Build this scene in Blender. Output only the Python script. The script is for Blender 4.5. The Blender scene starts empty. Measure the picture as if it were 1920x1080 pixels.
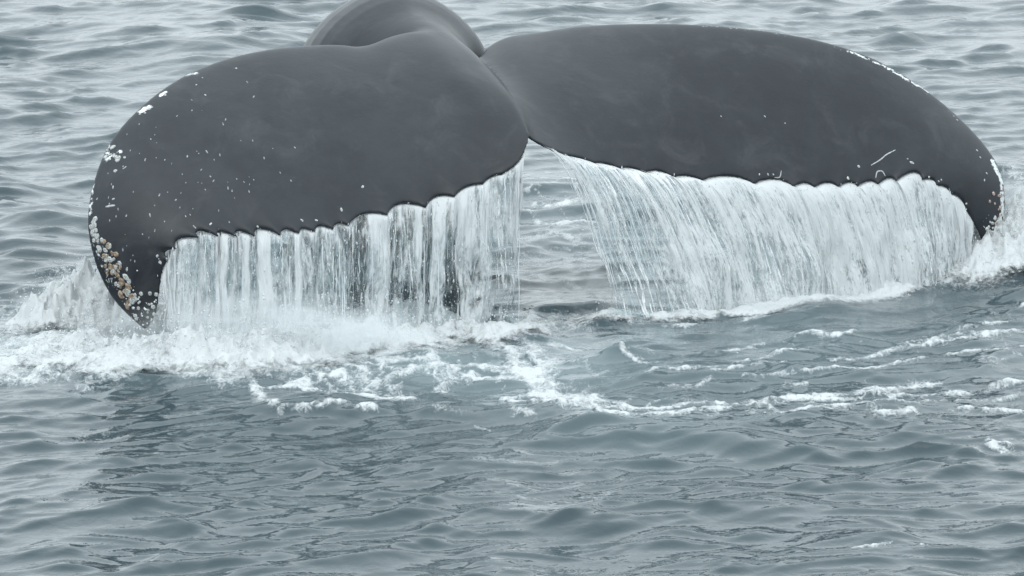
import bpy, bmesh, math, random
import numpy as np
from mathutils import Vector, Matrix
from mathutils.bvhtree import BVHTree

random.seed(11)
RNG = np.random.default_rng(11)
S = bpy.context.scene
COL = S.collection

# ---------------------------------------------------------------- camera
CAM_LOC = Vector((0.0, -26.0, 5.0))
AIM = Vector((0.0, 0.0, 0.15))
IMG_W = 5.0                                   # metres across the picture at the tail
DIST = (AIM - CAM_LOC).length
cam_d = bpy.data.cameras.new('camera')
cam_d.sensor_width = 36.0
cam_d.lens = 36.0 * DIST / IMG_W
cam_d.clip_start = 0.5
cam_d.clip_end = 20000.0
cam = bpy.data.objects.new('camera', cam_d)
COL.objects.link(cam)
cam.location = CAM_LOC
cam.rotation_euler = (AIM - CAM_LOC).to_track_quat('-Z', 'Y').to_euler()
S.camera = cam

# ---------------------------------------------------------------- sky and sun (overcast)
SUN_EL, SUN_AZ = math.radians(60), math.radians(200)   # azimuth clockwise from +Y: behind the camera, a little left
world = bpy.data.worlds.new('World')
S.world = world
world.use_nodes = True
wn, wl = world.node_tree.nodes, world.node_tree.links
wn.clear()
w_out = wn.new('ShaderNodeOutputWorld')
w_bg = wn.new('ShaderNodeBackground')
w_sky = wn.new('ShaderNodeTexSky')
w_sky.sky_type = 'NISHITA'
w_sky.sun_disc = False
w_sky.sun_elevation = SUN_EL
w_sky.sun_rotation = SUN_AZ
w_sky.dust_density = 4.0
w_sky.air_density = 1.0
w_hs = wn.new('ShaderNodeHueSaturation')
w_hs.inputs['Saturation'].default_value = 0.25
w_mix = wn.new('ShaderNodeMix')
w_mix.data_type = 'RGBA'
w_mix.inputs[0].default_value = 0.8
w_mix.inputs[7].default_value = (8.8, 9.8, 10.25, 1.0)    # even grey cloud layer
wl.new(w_sky.outputs[0], w_hs.inputs['Color'])
wl.new(w_hs.outputs[0], w_mix.inputs[6])
# an overcast sky is brighter overhead than at the horizon (CIE overcast, softened)
w_tc = wn.new('ShaderNodeTexCoord')
w_sep = wn.new('ShaderNodeSeparateXYZ')
wl.new(w_tc.outputs['Generated'], w_sep.inputs[0])
w_z = wn.new('ShaderNodeMath'); w_z.operation = 'MAXIMUM'; w_z.inputs[1].default_value = 0.0
wl.new(w_sep.outputs['Z'], w_z.inputs[0])
w_g = wn.new('ShaderNodeMath'); w_g.operation = 'MULTIPLY_ADD'
w_g.inputs[1].default_value, w_g.inputs[2].default_value = 0.45, 0.92
wl.new(w_z.outputs[0], w_g.inputs[0])
w_mul = wn.new('ShaderNodeMix'); w_mul.data_type = 'RGBA'; w_mul.blend_type = 'MULTIPLY'
w_mul.inputs[0].default_value = 1.0
wl.new(w_mix.outputs[2], w_mul.inputs[6])
wl.new(w_g.outputs[0], w_mul.inputs[7])
wl.new(w_mul.outputs[2], w_bg.inputs[0])
w_bg.inputs[1].default_value = 0.11
wl.new(w_bg.outputs[0], w_out.inputs[0])

sun_d = bpy.data.lights.new('sun', 'SUN')
sun_d.energy = 0.5
sun_d.angle = math.radians(50)
sun_d.color = (1.0, 0.98, 0.95)
sun = bpy.data.objects.new('sun', sun_d)
COL.objects.link(sun)
sun.location = (0, -10, 20)
to_sun = Vector((math.sin(SUN_AZ) * math.cos(SUN_EL), math.cos(SUN_AZ) * math.cos(SUN_EL), math.sin(SUN_EL)))
sun.rotation_euler = (-to_sun).to_track_quat('-Z', 'Y').to_euler()

S.view_settings.view_transform = 'Standard'
S.view_settings.look = 'None'
S.view_settings.exposure = 0.6
S.view_settings.gamma = 1.0
S.view_settings.use_curve_mapping = False
S.cycles.use_denoising = True
S.cycles.transparent_max_bounces = 24
S.cycles.max_bounces = 8
S.render.filter_size = 1.9

# ---------------------------------------------------------------- survey: photograph coordinates (1920 x 1080) to places
FWD = (AIM - CAM_LOC).normalized()
RGT = Vector((1, 0, 0))
UPV = RGT.cross(FWD).normalized()
FPX = 1920.0 * DIST / IMG_W
def ray(px, py):
    return FWD + RGT * ((px - 960) / FPX) + UPV * ((540 - py) / FPX)
def at(px, py, Y):
    d = ray(px, py)
    t = (Y - CAM_LOC.y) / d.y
    return CAM_LOC + d * t
def on_water(px, py, z=0.0):
    d = ray(px, py)
    t = (z - CAM_LOC.z) / d.z
    return CAM_LOC + d * t
def to_px(x, y, z):
    """numpy: world to photograph coordinates"""
    dx, dy, dz = x - CAM_LOC.x, y - CAM_LOC.y, z - CAM_LOC.z
    f = dx * FWD.x + dy * FWD.y + dz * FWD.z
    return 960 + FPX * dx / f, 540 - FPX * (dx * UPV.x + dy * UPV.y + dz * UPV.z) / f

# ---------------------------------------------------------------- noise
def _hash(ix, iy, seed):
    h = (ix.astype(np.int64) * 374761393 + iy.astype(np.int64) * 668265263 + seed * 974634777) & 0xFFFFFFFF
    h = ((h ^ (h >> 13)) * 1274126177) & 0xFFFFFFFF
    h = (h ^ (h >> 16)) & 0xFFFF
    return h / 65535.0
def vnoise(x, y, seed=0):
    ix, iy = np.floor(x), np.floor(y)
    fx, fy = x - ix, y - iy
    ux, uy = fx * fx * fx * (fx * (fx * 6 - 15) + 10), fy * fy * fy * (fy * (fy * 6 - 15) + 10)
    a, b = _hash(ix, iy, seed), _hash(ix + 1, iy, seed)
    c, d = _hash(ix, iy + 1, seed), _hash(ix + 1, iy + 1, seed)
    return (a + (b - a) * ux) * (1 - uy) + (c + (d - c) * ux) * uy
def fbm(x, y, octv=4, seed=0, gain=0.5):
    s, a, n = 0.0, 1.0, 0.0
    for o in range(octv):
        s = s + a * vnoise(x + 17.3 * o, y - 9.1 * o, seed + o)
        n += a
        a *= gain
        x, y = x * 2.03, y * 2.03
    return s / n                                     # 0..1, mean 0.5
def billow(x, y, octv=4, seed=0, gain=0.55):
    s, a, n = 0.0, 1.0, 0.0
    for o in range(octv):
        s = s + a * np.abs(2 * vnoise(x + 7.7 * o, y + 3.1 * o, seed + o) - 1)
        n += a
        a *= gain
        x, y = x * 2.1, y * 2.1
    return s / n
def sstep(a, b, x):
    t = np.clip((x - a) / (b - a), 0, 1)
    return t * t * (3 - 2 * t)

# ---------------------------------------------------------------- object helpers
def mesh_np(name, verts, faces, mat=None, smooth=True):
    """verts (n,3) array, faces (m,k) array with constant k"""
    me = bpy.data.meshes.new(name)
    nv, (nf, k) = len(verts), faces.shape
    me.vertices.add(nv)
    me.vertices.foreach_set('co', np.ascontiguousarray(verts, dtype=np.float32).ravel())
    me.loops.add(nf * k)
    me.loops.foreach_set('vertex_index', np.ascontiguousarray(faces, dtype=np.int32).ravel())
    me.polygons.add(nf)
    me.polygons.foreach_set('loop_start', np.arange(0, nf * k, k, dtype=np.int32))
    me.update(calc_edges=True)
    me.polygons.foreach_set('use_smooth', np.full(nf, smooth))
    if mat:
        me.materials.append(mat)
    return me
def attr(me, name, vals):
    a = me.attributes.new(name, 'FLOAT', 'POINT')
    a.data.foreach_set('value', np.ascontiguousarray(vals, dtype=np.float32).ravel())
def link(name, me, parent=None, **props):
    o = bpy.data.objects.new(name, me)
    COL.objects.link(o)
    if parent:
        o.parent = parent
    for k, v in props.items():
        o[k] = v
    return o
def grid_faces(nu, nv):
    """vertices indexed i*nv+j"""
    i, j = np.meshgrid(np.arange(nu - 1), np.arange(nv - 1), indexing='ij')
    a = (i * nv + j).ravel()
    return np.stack([a, a + nv, a + nv + 1, a + 1], 1)

# ---------------------------------------------------------------- materials
def new_mat(name):
    m = bpy.data.materials.new(name)
    m.use_nodes = True
    n, l = m.node_tree.nodes, m.node_tree.links
    n.clear()
    out = n.new('ShaderNodeOutputMaterial')
    return m, n, l, out
def node(n, typ, **kw):
    x = n.new(typ)
    for k, v in kw.items():
        setattr(x, k, v)
    return x
def math_n(n, l, op, a, b=None, clamp=False):
    x = node(n, 'ShaderNodeMath', operation=op, use_clamp=clamp)
    for i, v in enumerate((a, b)):
        if v is None:
            continue
        if isinstance(v, (int, float)):
            x.inputs[i].default_value = v
        else:
            l.new(v, x.inputs[i])
    return x.outputs[0]
def ramp_n(n, l, v, lo, hi):
    x = node(n, 'ShaderNodeMapRange', interpolation_type='SMOOTHSTEP')
    l.new(v, x.inputs[0])
    x.inputs[1].default_value, x.inputs[2].default_value = lo, hi
    return x.outputs[0]
def noise_n(n, l, coord, scale, detail=4, rough=0.55, stretch=None, dist=0.0):
    c = coord
    if stretch:
        mp = node(n, 'ShaderNodeMapping')
        mp.inputs['Scale'].default_value = stretch
        l.new(c, mp.inputs[0])
        c = mp.outputs[0]
    x = node(n, 'ShaderNodeTexNoise')
    x.inputs['Scale'].default_value = scale
    x.inputs['Detail'].default_value = detail
    x.inputs['Roughness'].default_value = rough
    x.inputs['Distortion'].default_value = dist
    l.new(c, x.inputs['Vector'])
    return x.outputs[0]

def make_sea_mat():
    m, n, l, out = new_mat('sea_water')
    geo = node(n, 'ShaderNodeNewGeometry')
    P = geo.outputs['Position']
    wat = node(n, 'ShaderNodeBsdfPrincipled')
    wat.inputs['Roughness'].default_value = 0.06
    wat.inputs['IOR'].default_value = 1.333
    aer = node(n, 'ShaderNodeAttribute', attribute_name='aerated')
    mixc = node(n, 'ShaderNodeMix', data_type='RGBA')
    mixc.inputs[6].default_value = (0.032, 0.051, 0.060, 1)
    mixc.inputs[7].default_value = (0.19, 0.245, 0.26, 1)
    l.new(aer.outputs['Fac'], mixc.inputs[0])
    l.new(mixc.outputs[2], wat.inputs['Base Color'])
    n1 = noise_n(n, l, P, 9.0, 4, 0.55, (1.0, 0.8, 1.0), 0.4)
    n2 = noise_n(n, l, P, 34.0, 3, 0.5, (1.0, 0.6, 1.0))
    h = math_n(n, l, 'ADD', math_n(n, l, 'MULTIPLY', n1, 0.009), math_n(n, l, 'MULTIPLY', n2, 0.0024))
    b = node(n, 'ShaderNodeBump')
    b.inputs['Strength'].default_value = 0.55
    b.inputs['Distance'].default_value = 1.0
    l.new(h, b.inputs['Height'])
    l.new(b.outputs[0], wat.inputs['Normal'])
    foam = node(n, 'ShaderNodeBsdfPrincipled')
    foam.inputs['Base Color'].default_value = (0.56, 0.59, 0.60, 1)
    foam.inputs['Roughness'].default_value = 0.6
    fb = node(n, 'ShaderNodeBump')
    fb.inputs['Strength'].default_value = 0.6
    fb.inputs['Distance'].default_value = 0.02
    fn = noise_n(n, l, P, 60.0, 5, 0.65, (1.0, 0.5, 1.0))
    l.new(fn, fb.inputs['Height'])
    l.new(fb.outputs[0], foam.inputs['Normal'])
    at_ = node(n, 'ShaderNodeAttribute', attribute_name='foam')
    br = noise_n(n, l, P, 38.0, 6, 0.72, (1.0, 0.45, 1.0), 0.8)
    v = math_n(n, l, 'ADD', at_.outputs['Fac'], math_n(n, l, 'MULTIPLY', math_n(n, l, 'SUBTRACT', br, 0.5), 1.9))
    fac = math_n(n, l, 'MULTIPLY', ramp_n(n, l, v, 0.28, 1.0), .88)
    mx = node(n, 'ShaderNodeMixShader')
    l.new(fac, mx.inputs[0])
    l.new(wat.outputs[0], mx.inputs[1])
    l.new(foam.outputs[0], mx.inputs[2])
    l.new(mx.outputs[0], out.inputs[0])
    return m

def make_foam_mat():
    """whitewater: white, rough, lets light through; thin at its ragged rim"""
    m, n, l, out = new_mat('whitewater')
    geo = node(n, 'ShaderNodeNewGeometry')
    P = geo.outputs['Position']
    d = node(n, 'ShaderNodeBsdfPrincipled')
    d.inputs['Base Color'].default_value = (0.55, 0.58, 0.59, 1)
    d.inputs['Roughness'].default_value = 0.55
    d.inputs['Subsurface Weight'].default_value = 0.0
    tl = node(n, 'ShaderNodeBsdfTranslucent')
    tl.inputs[0].default_value = (0.80, 0.86, 0.88, 1)
    m1 = node(n, 'ShaderNodeMixShader')
    m1.inputs[0].default_value = 0.08
    l.new(d.outputs[0], m1.inputs[1])
    l.new(tl.outputs[0], m1.inputs[2])
    nz = noise_n(n, l, P, 70.0, 6, 0.7)
    b = node(n, 'ShaderNodeBump')
    b.inputs['Strength'].default_value = 0.4
    b.inputs['Distance'].default_value = 0.02
    l.new(nz, b.inputs['Height'])
    l.new(b.outputs[0], d.inputs['Normal'])
    a_ = node(n, 'ShaderNodeAttribute', attribute_name='whiteness')
    br = noise_n(n, l, P, 34.0, 6, 0.75)
    v = math_n(n, l, 'ADD', a_.outputs['Fac'], math_n(n, l, 'MULTIPLY', math_n(n, l, 'SUBTRACT', br, 0.5), 1.6))
    fac = math_n(n, l, 'MULTIPLY', ramp_n(n, l, v, 0.15, 0.95), .96)
    tr = node(n, 'ShaderNodeBsdfTransparent')
    m2 = node(n, 'ShaderNodeMixShader')
    l.new(fac, m2.inputs[0])
    l.new(tr.outputs[0], m2.inputs[1])
    l.new(m1.outputs[0], m2.inputs[2])
    l.new(m2.outputs[0], out.inputs[0])
    return m

def make_curtain_mat(sc1, sc2, a1, a2):
    m, n, l, out = new_mat('falling_water')
    uv = node(n, 'ShaderNodeUVMap', uv_map='UVMap')
    U = uv.outputs[0]
    d = node(n, 'ShaderNodeBsdfPrincipled')
    d.inputs['Base Color'].default_value = (0.63, 0.66, 0.67, 1)
    d.inputs['Roughness'].default_value = 0.5
    tl = node(n, 'ShaderNodeBsdfTranslucent')
    tl.inputs[0].default_value = (0.6, 0.66, 0.68, 1)
    m1 = node(n, 'ShaderNodeMixShader')
    m1.inputs[0].default_value = 0.2
    l.new(d.outputs[0], m1.inputs[1])
    l.new(tl.outputs[0], m1.inputs[2])
    # clear water: passes light with a faint tint and a sky reflection
    tr = node(n, 'ShaderNodeBsdfTransparent')
    tr.inputs[0].default_value = (0.86, 0.91, 0.92, 1)
    gl = node(n, 'ShaderNodeBsdfGlossy')
    gl.inputs['Roughness'].default_value = 0.12
    fr = node(n, 'ShaderNodeFresnel')
    fr.inputs[0].default_value = 1.33
    clear = node(n, 'ShaderNodeMixShader')
    l.new(math_n(n, l, 'ADD', fr.outputs[0], 0.03), clear.inputs[0])
    l.new(tr.outputs[0], clear.inputs[1])
    l.new(gl.outputs[0], clear.inputs[2])
    # uv in metres along the lip and down the fall
    s1 = noise_n(n, l, U, 1.0, 5, 0.6, (*sc1, 1.0), 0.7)
    s2 = noise_n(n, l, U, 1.0, 4, 0.65, (*sc2, 1.0), 0.5)
    hh = math_n(n, l, 'ADD', math_n(n, l, 'MULTIPLY', s1, 0.006), math_n(n, l, 'MULTIPLY', s2, 0.0025))
    b = node(n, 'ShaderNodeBump')
    b.inputs['Strength'].default_value = 0.8
    b.inputs['Distance'].default_value = 1.0
    l.new(hh, b.inputs['Height'])
    l.new(b.outputs[0], d.inputs['Normal'])
    l.new(b.outputs[0], gl.inputs['Normal'])
    a_ = node(n, 'ShaderNodeAttribute', attribute_name='whiteness')
    sn = math_n(n, l, 'ADD', math_n(n, l, 'MULTIPLY', math_n(n, l, 'SUBTRACT', s1, 0.5), a1),
                math_n(n, l, 'MULTIPLY', math_n(n, l, 'SUBTRACT', s2, 0.5), a2))
    fac = ramp_n(n, l, math_n(n, l, 'ADD', a_.outputs['Fac'], sn), 0.05, 0.95)
    m2 = node(n, 'ShaderNodeMixShader')
    l.new(fac, m2.inputs[0])
    l.new(clear.outputs[0], m2.inputs[1])
    l.new(m1.outputs[0], m2.inputs[2])
    # outside the sheet nothing at all
    e_ = node(n, 'ShaderNodeAttribute', attribute_name='sheet')
    er = noise_n(n, l, U, 1.0, 4, 0.6, (60.0, 14.0, 1.0), 0.4)
    ef = ramp_n(n, l, math_n(n, l, 'ADD', e_.outputs['Fac'], math_n(n, l, 'MULTIPLY', math_n(n, l, 'SUBTRACT', er, 0.5), 0.8)), 0.4, 0.6)
    tr2 = node(n, 'ShaderNodeBsdfTransparent')
    m3 = node(n, 'ShaderNodeMixShader')
    l.new(ef, m3.inputs[0])
    l.new(tr2.outputs[0], m3.inputs[1])
    l.new(m2.outputs[0], m3.inputs[2])
    l.new(m3.outputs[0], out.inputs[0])
    return m

def make_drop_mat():
    m, n, l, out = new_mat('spray')
    d = node(n, 'ShaderNodeBsdfPrincipled')
    d.inputs['Base Color'].default_value = (0.76, 0.80, 0.81, 1)
    d.inputs['Roughness'].default_value = 0.2
    tl = node(n, 'ShaderNodeBsdfTranslucent')
    tl.inputs[0].default_value = (0.76, 0.80, 0.82, 1)
    m1 = node(n, 'ShaderNodeMixShader')
    m1.inputs[0].default_value = 0.4
    l.new(d.outputs[0], m1.inputs[1])
    l.new(tl.outputs[0], m1.inputs[2])
    l.new(m1.outputs[0], out.inputs[0])
    return m

def make_skin_mat():
    m, n, l, out = new_mat('whale_skin')
    geo = node(n, 'ShaderNodeNewGeometry')
    P = geo.outputs['Position']
    p = node(n, 'ShaderNodeBsdfPrincipled')
    big = noise_n(n, l, P, 1.6, 4, 0.55)
    mid = noise_n(n, l, P, 9.0, 5, 0.6)
    v = math_n(n, l, 'ADD', math_n(n, l, 'MULTIPLY', big, 0.65), math_n(n, l, 'MULTIPLY', mid, 0.35))
    cr = node(n, 'ShaderNodeMix', data_type='RGBA')
    l.new(ramp_n(n, l, v, 0.33, 0.68), cr.inputs[0])
    cr.inputs[6].default_value = (0.010, 0.013, 0.017, 1)
    cr.inputs[7].default_value = (0.022, 0.027, 0.033, 1)
    pm = noise_n(n, l, P, 4.2, 6, 0.68, None, 0.6)
    sx = noise_n(n, l, P, 1.0, 3, 0.6, (9.0, 90.0, 90.0), 1.2)
    pale = math_n(n, l, 'ADD', math_n(n, l, 'MULTIPLY', ramp_n(n, l, pm, 0.48, 0.76), 0.38), math_n(n, l, 'MULTIPLY', ramp_n(n, l, sx, 0.66, 0.74), 0.22), True)
    c1 = node(n, 'ShaderNodeMix', data_type='RGBA')
    l.new(pale, c1.inputs[0])
    l.new(cr.outputs[2], c1.inputs[6])
    c1.inputs[7].default_value = (0.062, 0.066, 0.072, 1)
    # pale scarring: attribute where it can be, broken by noise
    sc = node(n, 'ShaderNodeAttribute', attribute_name='scar')
    br = noise_n(n, l, P, 55.0, 5, 0.65)
    sf = ramp_n(n, l, math_n(n, l, 'ADD', sc.outputs['Fac'], math_n(n, l, 'MULTIPLY', math_n(n, l, 'SUBTRACT', br, 0.5), 1.3)), 0.55, 0.75)
    c2 = node(n, 'ShaderNodeMix', data_type='RGBA')
    l.new(sf, c2.inputs[0])
    l.new(c1.outputs[2], c2.inputs[6])
    c2.inputs[7].default_value = (0.62, 0.66, 0.67, 1)
    l.new(c2.outputs[2], p.inputs['Base Color'])
    rg = node(n, 'ShaderNodeMapRange')
    l.new(mid, rg.inputs[0])
    rg.inputs[3].default_value, rg.inputs[4].default_value = 0.30, 0.50
    l.new(rg.outputs[0], p.inputs['Roughness'])
    p.inputs['IOR'].default_value = 1.35
    p.inputs['Coat Weight'].default_value = 0.12
    p.inputs['Coat Roughness'].default_value = 0.28
    p.inputs['Coat IOR'].default_value = 1.34
    hn = math_n(n, l, 'ADD', math_n(n, l, 'MULTIPLY', mid, 0.006), math_n(n, l, 'MULTIPLY', noise_n(n, l, P, 60.0, 3, 0.5), 0.0012))
    b = node(n, 'ShaderNodeBump')
    b.inputs['Strength'].default_value = 0.35
    b.inputs['Distance'].default_value = 1.0
    l.new(hn, b.inputs['Height'])
    l.new(b.outputs[0], p.inputs['Normal'])
    l.new(p.outputs[0], out.inputs[0])
    return m

def make_plain_mat(name, c0, c1, scale=90.0, rough=0.6):
    m, n, l, out = new_mat(name)
    geo = node(n, 'ShaderNodeNewGeometry')
    p = node(n, 'ShaderNodeBsdfPrincipled')
    nz = noise_n(n, l, geo.outputs['Position'], scale, 4, 0.6)
    cr = node(n, 'ShaderNodeMix', data_type='RGBA')
    l.new(ramp_n(n, l, nz, 0.35, 0.65), cr.inputs[0])
    cr.inputs[6].default_value, cr.inputs[7].default_value = (*c0, 1), (*c1, 1)
    l.new(cr.outputs[2], p.inputs['Base Color'])
    p.inputs['Roughness'].default_value = rough
    b = node(n, 'ShaderNodeBump')
    b.inputs['Strength'].default_value = 0.5
    b.inputs['Distance'].default_value = 0.01
    l.new(nz, b.inputs['Height'])
    l.new(b.outputs[0], p.inputs['Normal'])
    l.new(p.outputs[0], out.inputs[0])
    return m

M_SEA, M_FOAM, M_DROP, M_SKIN = make_sea_mat(), make_foam_mat(), make_drop_mat(), make_skin_mat()
M_CURT_L = make_curtain_mat((34.0, 8.0), (80.0, 24.0), 1.5, 1.1)
M_CURT_R = make_curtain_mat((58.0, 13.0), (110.0, 34.0), 1.7, 1.9)
M_BARN_W = make_plain_mat('barnacle_white', (0.22, 0.235, 0.235), (0.56, 0.58, 0.57), 150.0)
M_BARN_T = make_plain_mat('barnacle_tan', (0.15, 0.105, 0.07), (0.36, 0.285, 0.215))
M_BARN_P = make_plain_mat('barnacle_pink', (0.22, 0.16, 0.13), (0.46, 0.39, 0.36))
M_FLECK = make_plain_mat('barnacle_grey', (0.12, 0.13, 0.14), (0.34, 0.36, 0.37))
M_SCAR = make_plain_mat('scar_tissue', (0.26, 0.28, 0.29), (0.46, 0.48, 0.48))

# ---------------------------------------------------------------- foam strokes on the water, in photograph coordinates
# (points, half width in pixels, strength)
FOAM = [
    # left of the near fluke tip
    ([(0, 600), (60, 595), (140, 575), (210, 560)], 16, .75),
    ([(0, 640), (90, 625), (200, 610), (300, 620)], 22, .85),
    ([(0, 668), (100, 655), (220, 650)], 16, .8),
    ([(0, 705), (70, 692), (150, 672), (260, 660)], 15, .75),
    ([(60, 590), (150, 520), (230, 520)], 26, .8),
    ([(150, 712), (190, 700), (225, 690)], 12, .9),
    ([(90, 655), (180, 690), (260, 690)], 14, .7),
    ([(80, 690), (150, 668), (240, 672), (330, 690)], 16, .8), ([(200, 715), (270, 700), (330, 702)], 8, .7),
    # below the left curtain
    ([(220, 640), (350, 650), (480, 655), (600, 640), (720, 615)], 34, .95),
    ([(280, 610), (420, 620), (560, 610), (700, 590)], 30, .8),
    ([(415, 705), (470, 690), (560, 675), (640, 645), (720, 620), (800, 598)], 20, .95),
    ([(430, 660), (520, 668), (600, 660)], 16, .9),
    ([(800, 598), (850, 612), (900, 625), (960, 620), (1010, 605)], 10, .85),
    ([(700, 640), (760, 655), (820, 660)], 18, .55),
    ([(250, 690), (330, 698), (420, 702), (520, 696), (640, 678), (760, 652), (840, 640)], 13, .95), ([(60, 705), (140, 700), (220, 708)], 12, .8),
    # lace in front
    ([(480, 722), (497, 740), (490, 760), (515, 773)], 6, .85),
    ([(515, 728), (630, 727)], 4, .85),
    ([(625, 708), (700, 715), (760, 700), (815, 690)], 8, .9),
    ([(560, 720), (610, 700), (680, 700)], 9, .8),
    ([(630, 747), (700, 748), (780, 752)], 6, .85),
    ([(530, 782), (580, 780), (640, 772), (690, 768)], 4, .85),
    ([(830, 690), (880, 700), (920, 708), (960, 700), (1000, 690)], 8, .9),
    ([(885, 682), (940, 690)], 5, .85),
    ([(915, 635), (945, 665), (985, 700), (1010, 725), (1040, 740)], 9, .9),
    ([(985, 640), (1020, 690), (1050, 735), (1090, 745)], 13, .75),
    ([(820, 730), (830, 712), (838, 700)], 6, .8),
    ([(940, 748), (990, 735), (1035, 722)], 6, .85),
    ([(965, 752), (1040, 768), (1130, 776), (1200, 772), (1280, 770), (1340, 752)], 7, 1.0),
    ([(1040, 742), (1100, 752), (1180, 755)], 8, .75),
    ([(1230, 720), (1300, 712), (1340, 708)], 6, .7),
    ([(1280, 770), (1360, 742), (1440, 738), (1460, 752)], 9, .9),
    ([(1440, 762), (1500, 765), (1560, 762)], 5, .85),
    ([(1470, 713), (1500, 712)], 5, .85),
    ([(1520, 755), (1570, 748)], 5, .8),
    ([(1620, 726), (1670, 708), (1730, 706), (1760, 712)], 9, .95),
    ([(1480, 728), (1600, 736), (1720, 730), (1850, 718), (1920, 712)], 5, .85),
    ([(1620, 768), (1660, 770), (1700, 762)], 9, .9),
    ([(1790, 752), (1850, 752), (1920, 762)], 8, .8),
    ([(1560, 665), (1620, 660), (1700, 642), (1780, 632), (1860, 625), (1920, 618)], 6, .85),
    ([(1740, 632), (1830, 612), (1920, 595)], 5, .65),
    ([(1850, 588), (1910, 580)], 3, .7),
    ([(1500, 634), (1560, 630), (1590, 622)], 4, .85),
    ([(1330, 652), (1400, 645), (1430, 640)], 4, .8),
    ([(1340, 695), (1400, 685), (1470, 676)], 5, .8),
    ([(1110, 662), (1150, 672), (1195, 686)], 5, .8),
    ([(1190, 685), (1240, 684)], 3, .6),
    ([(1840, 820), (1850, 832), (1880, 842)], 6, .8),
    ([(1860, 830), (1875, 826), (1890, 838)], 4, .8),
    ([(1590, 1030), (1640, 1025), (1670, 1018)], 4, .7),
    ([(1720, 1022), (1740, 1018)], 3, .75),
    ([(830, 772), (870, 778)], 5, .65), ([(960, 775), (990, 782)], 6, .6), ([(890, 795), (905, 800)], 3, .7),
    ([(1180, 700), (1300, 690), (1420, 672), (1520, 655)], 4, .8), ([(1100, 765), (1250, 752), (1380, 735), (1520, 728), (1640, 722)], 5, .85),
    ([(1400, 705), (1560, 690), (1700, 672), (1840, 655), (1920, 648)], 4, .8), ([(1560, 752), (1700, 745), (1820, 735), (1920, 730)], 5, .8),
    # base of the right curtain
    ([(990, 600), (1100, 598), (1200, 596), (1300, 585), (1400, 575)], 6, .6),
    ([(1400, 575), (1500, 572), (1600, 556), (1700, 540), (1800, 515)], 7, .65),
    ([(1770, 530), (1840, 522), (1930, 512)], 16, 1.0),
    ([(1000, 610), (1060, 612), (1110, 606)], 8, .7),
    ([(1000, 628), (1040, 625)], 5, .75), ([(1040, 640), (1075, 648)], 5, .7),
    ([(1240, 605), (1300, 602)], 4, .7), ([(1390, 594), (1410, 590)], 4, .75),
    # seen through the gap between the curtains
    ([(950, 360), (1010, 358), (1080, 352)], 4, .7),
    ([(1005, 378), (1050, 380), (1090, 372)], 6, .8),
    ([(1010, 405), (1060, 412), (1100, 410)], 5, .85),
    ([(980, 395), (1010, 397)], 3, .8),
    ([(985, 470), (1040, 478), (1100, 490)], 10, .7),
    ([(940, 330), (1000, 325), (1060, 318)], 3, .6),
    ([(1000, 340), (1060, 345), (1110, 335)], 5, .8), ([(960, 440), (1020, 436), (1090, 445)], 6, .75), ([(1000, 510), (1060, 520), (1110, 530)], 7, .7),
    ([(985, 560), (1030, 565), (1090, 560)], 6, .7),
    # right, beyond the tip
    ([(1860, 300), (1900, 330), (1920, 345)], 10, .6),
]
# swells and single waves: (px, py, half length px, half depth m, height m, tilt px of rise to the right)
BUMPS = [
    (1960, 512, 430, 1.0, 0.085, 0.0),
    (1330, 800, 330, 0.34, 0.060, 0.10),
    (1000, 775, 190, 0.22, 0.055, -0.05),
    (1410, 830, 100, 0.20, 0.060, 0.0),
    (1720, 820, 110, 0.26, 0.030, 0.0),
    (1860, 800, 100, 0.26, 0.035, 0.0),
    (700, 690, 330, 0.40, 0.050, 0.12),
    (230, 700, 200, 0.30, 0.050, 0.0),
    (560, 770, 200, 0.30, 0.035, 0.0),
    (60, 440, 140, 0.9, 0.07, -0.1),
    (1210, 690, 160, 0.22, 0.035, 0.0),
    (250, 950, 260, 0.25, 0.030, 0.06),
    (760, 960, 200, 0.22, 0.030, 0.0),
    (640, 1050, 160, 0.2, 0.030, 0.0),
    (1300, 950, 220, 0.22, 0.026, 0.0),
    (1600, 130, 230, 1.3, 0.035, -0.02),
    (1880, 110, 140, 1.3, 0.035, 0.0),
    (330, 60, 200, 1.6, 0.035, 0.06),
    (400, 95, 180, 1.3, 0.03, -0.04),
]

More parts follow.
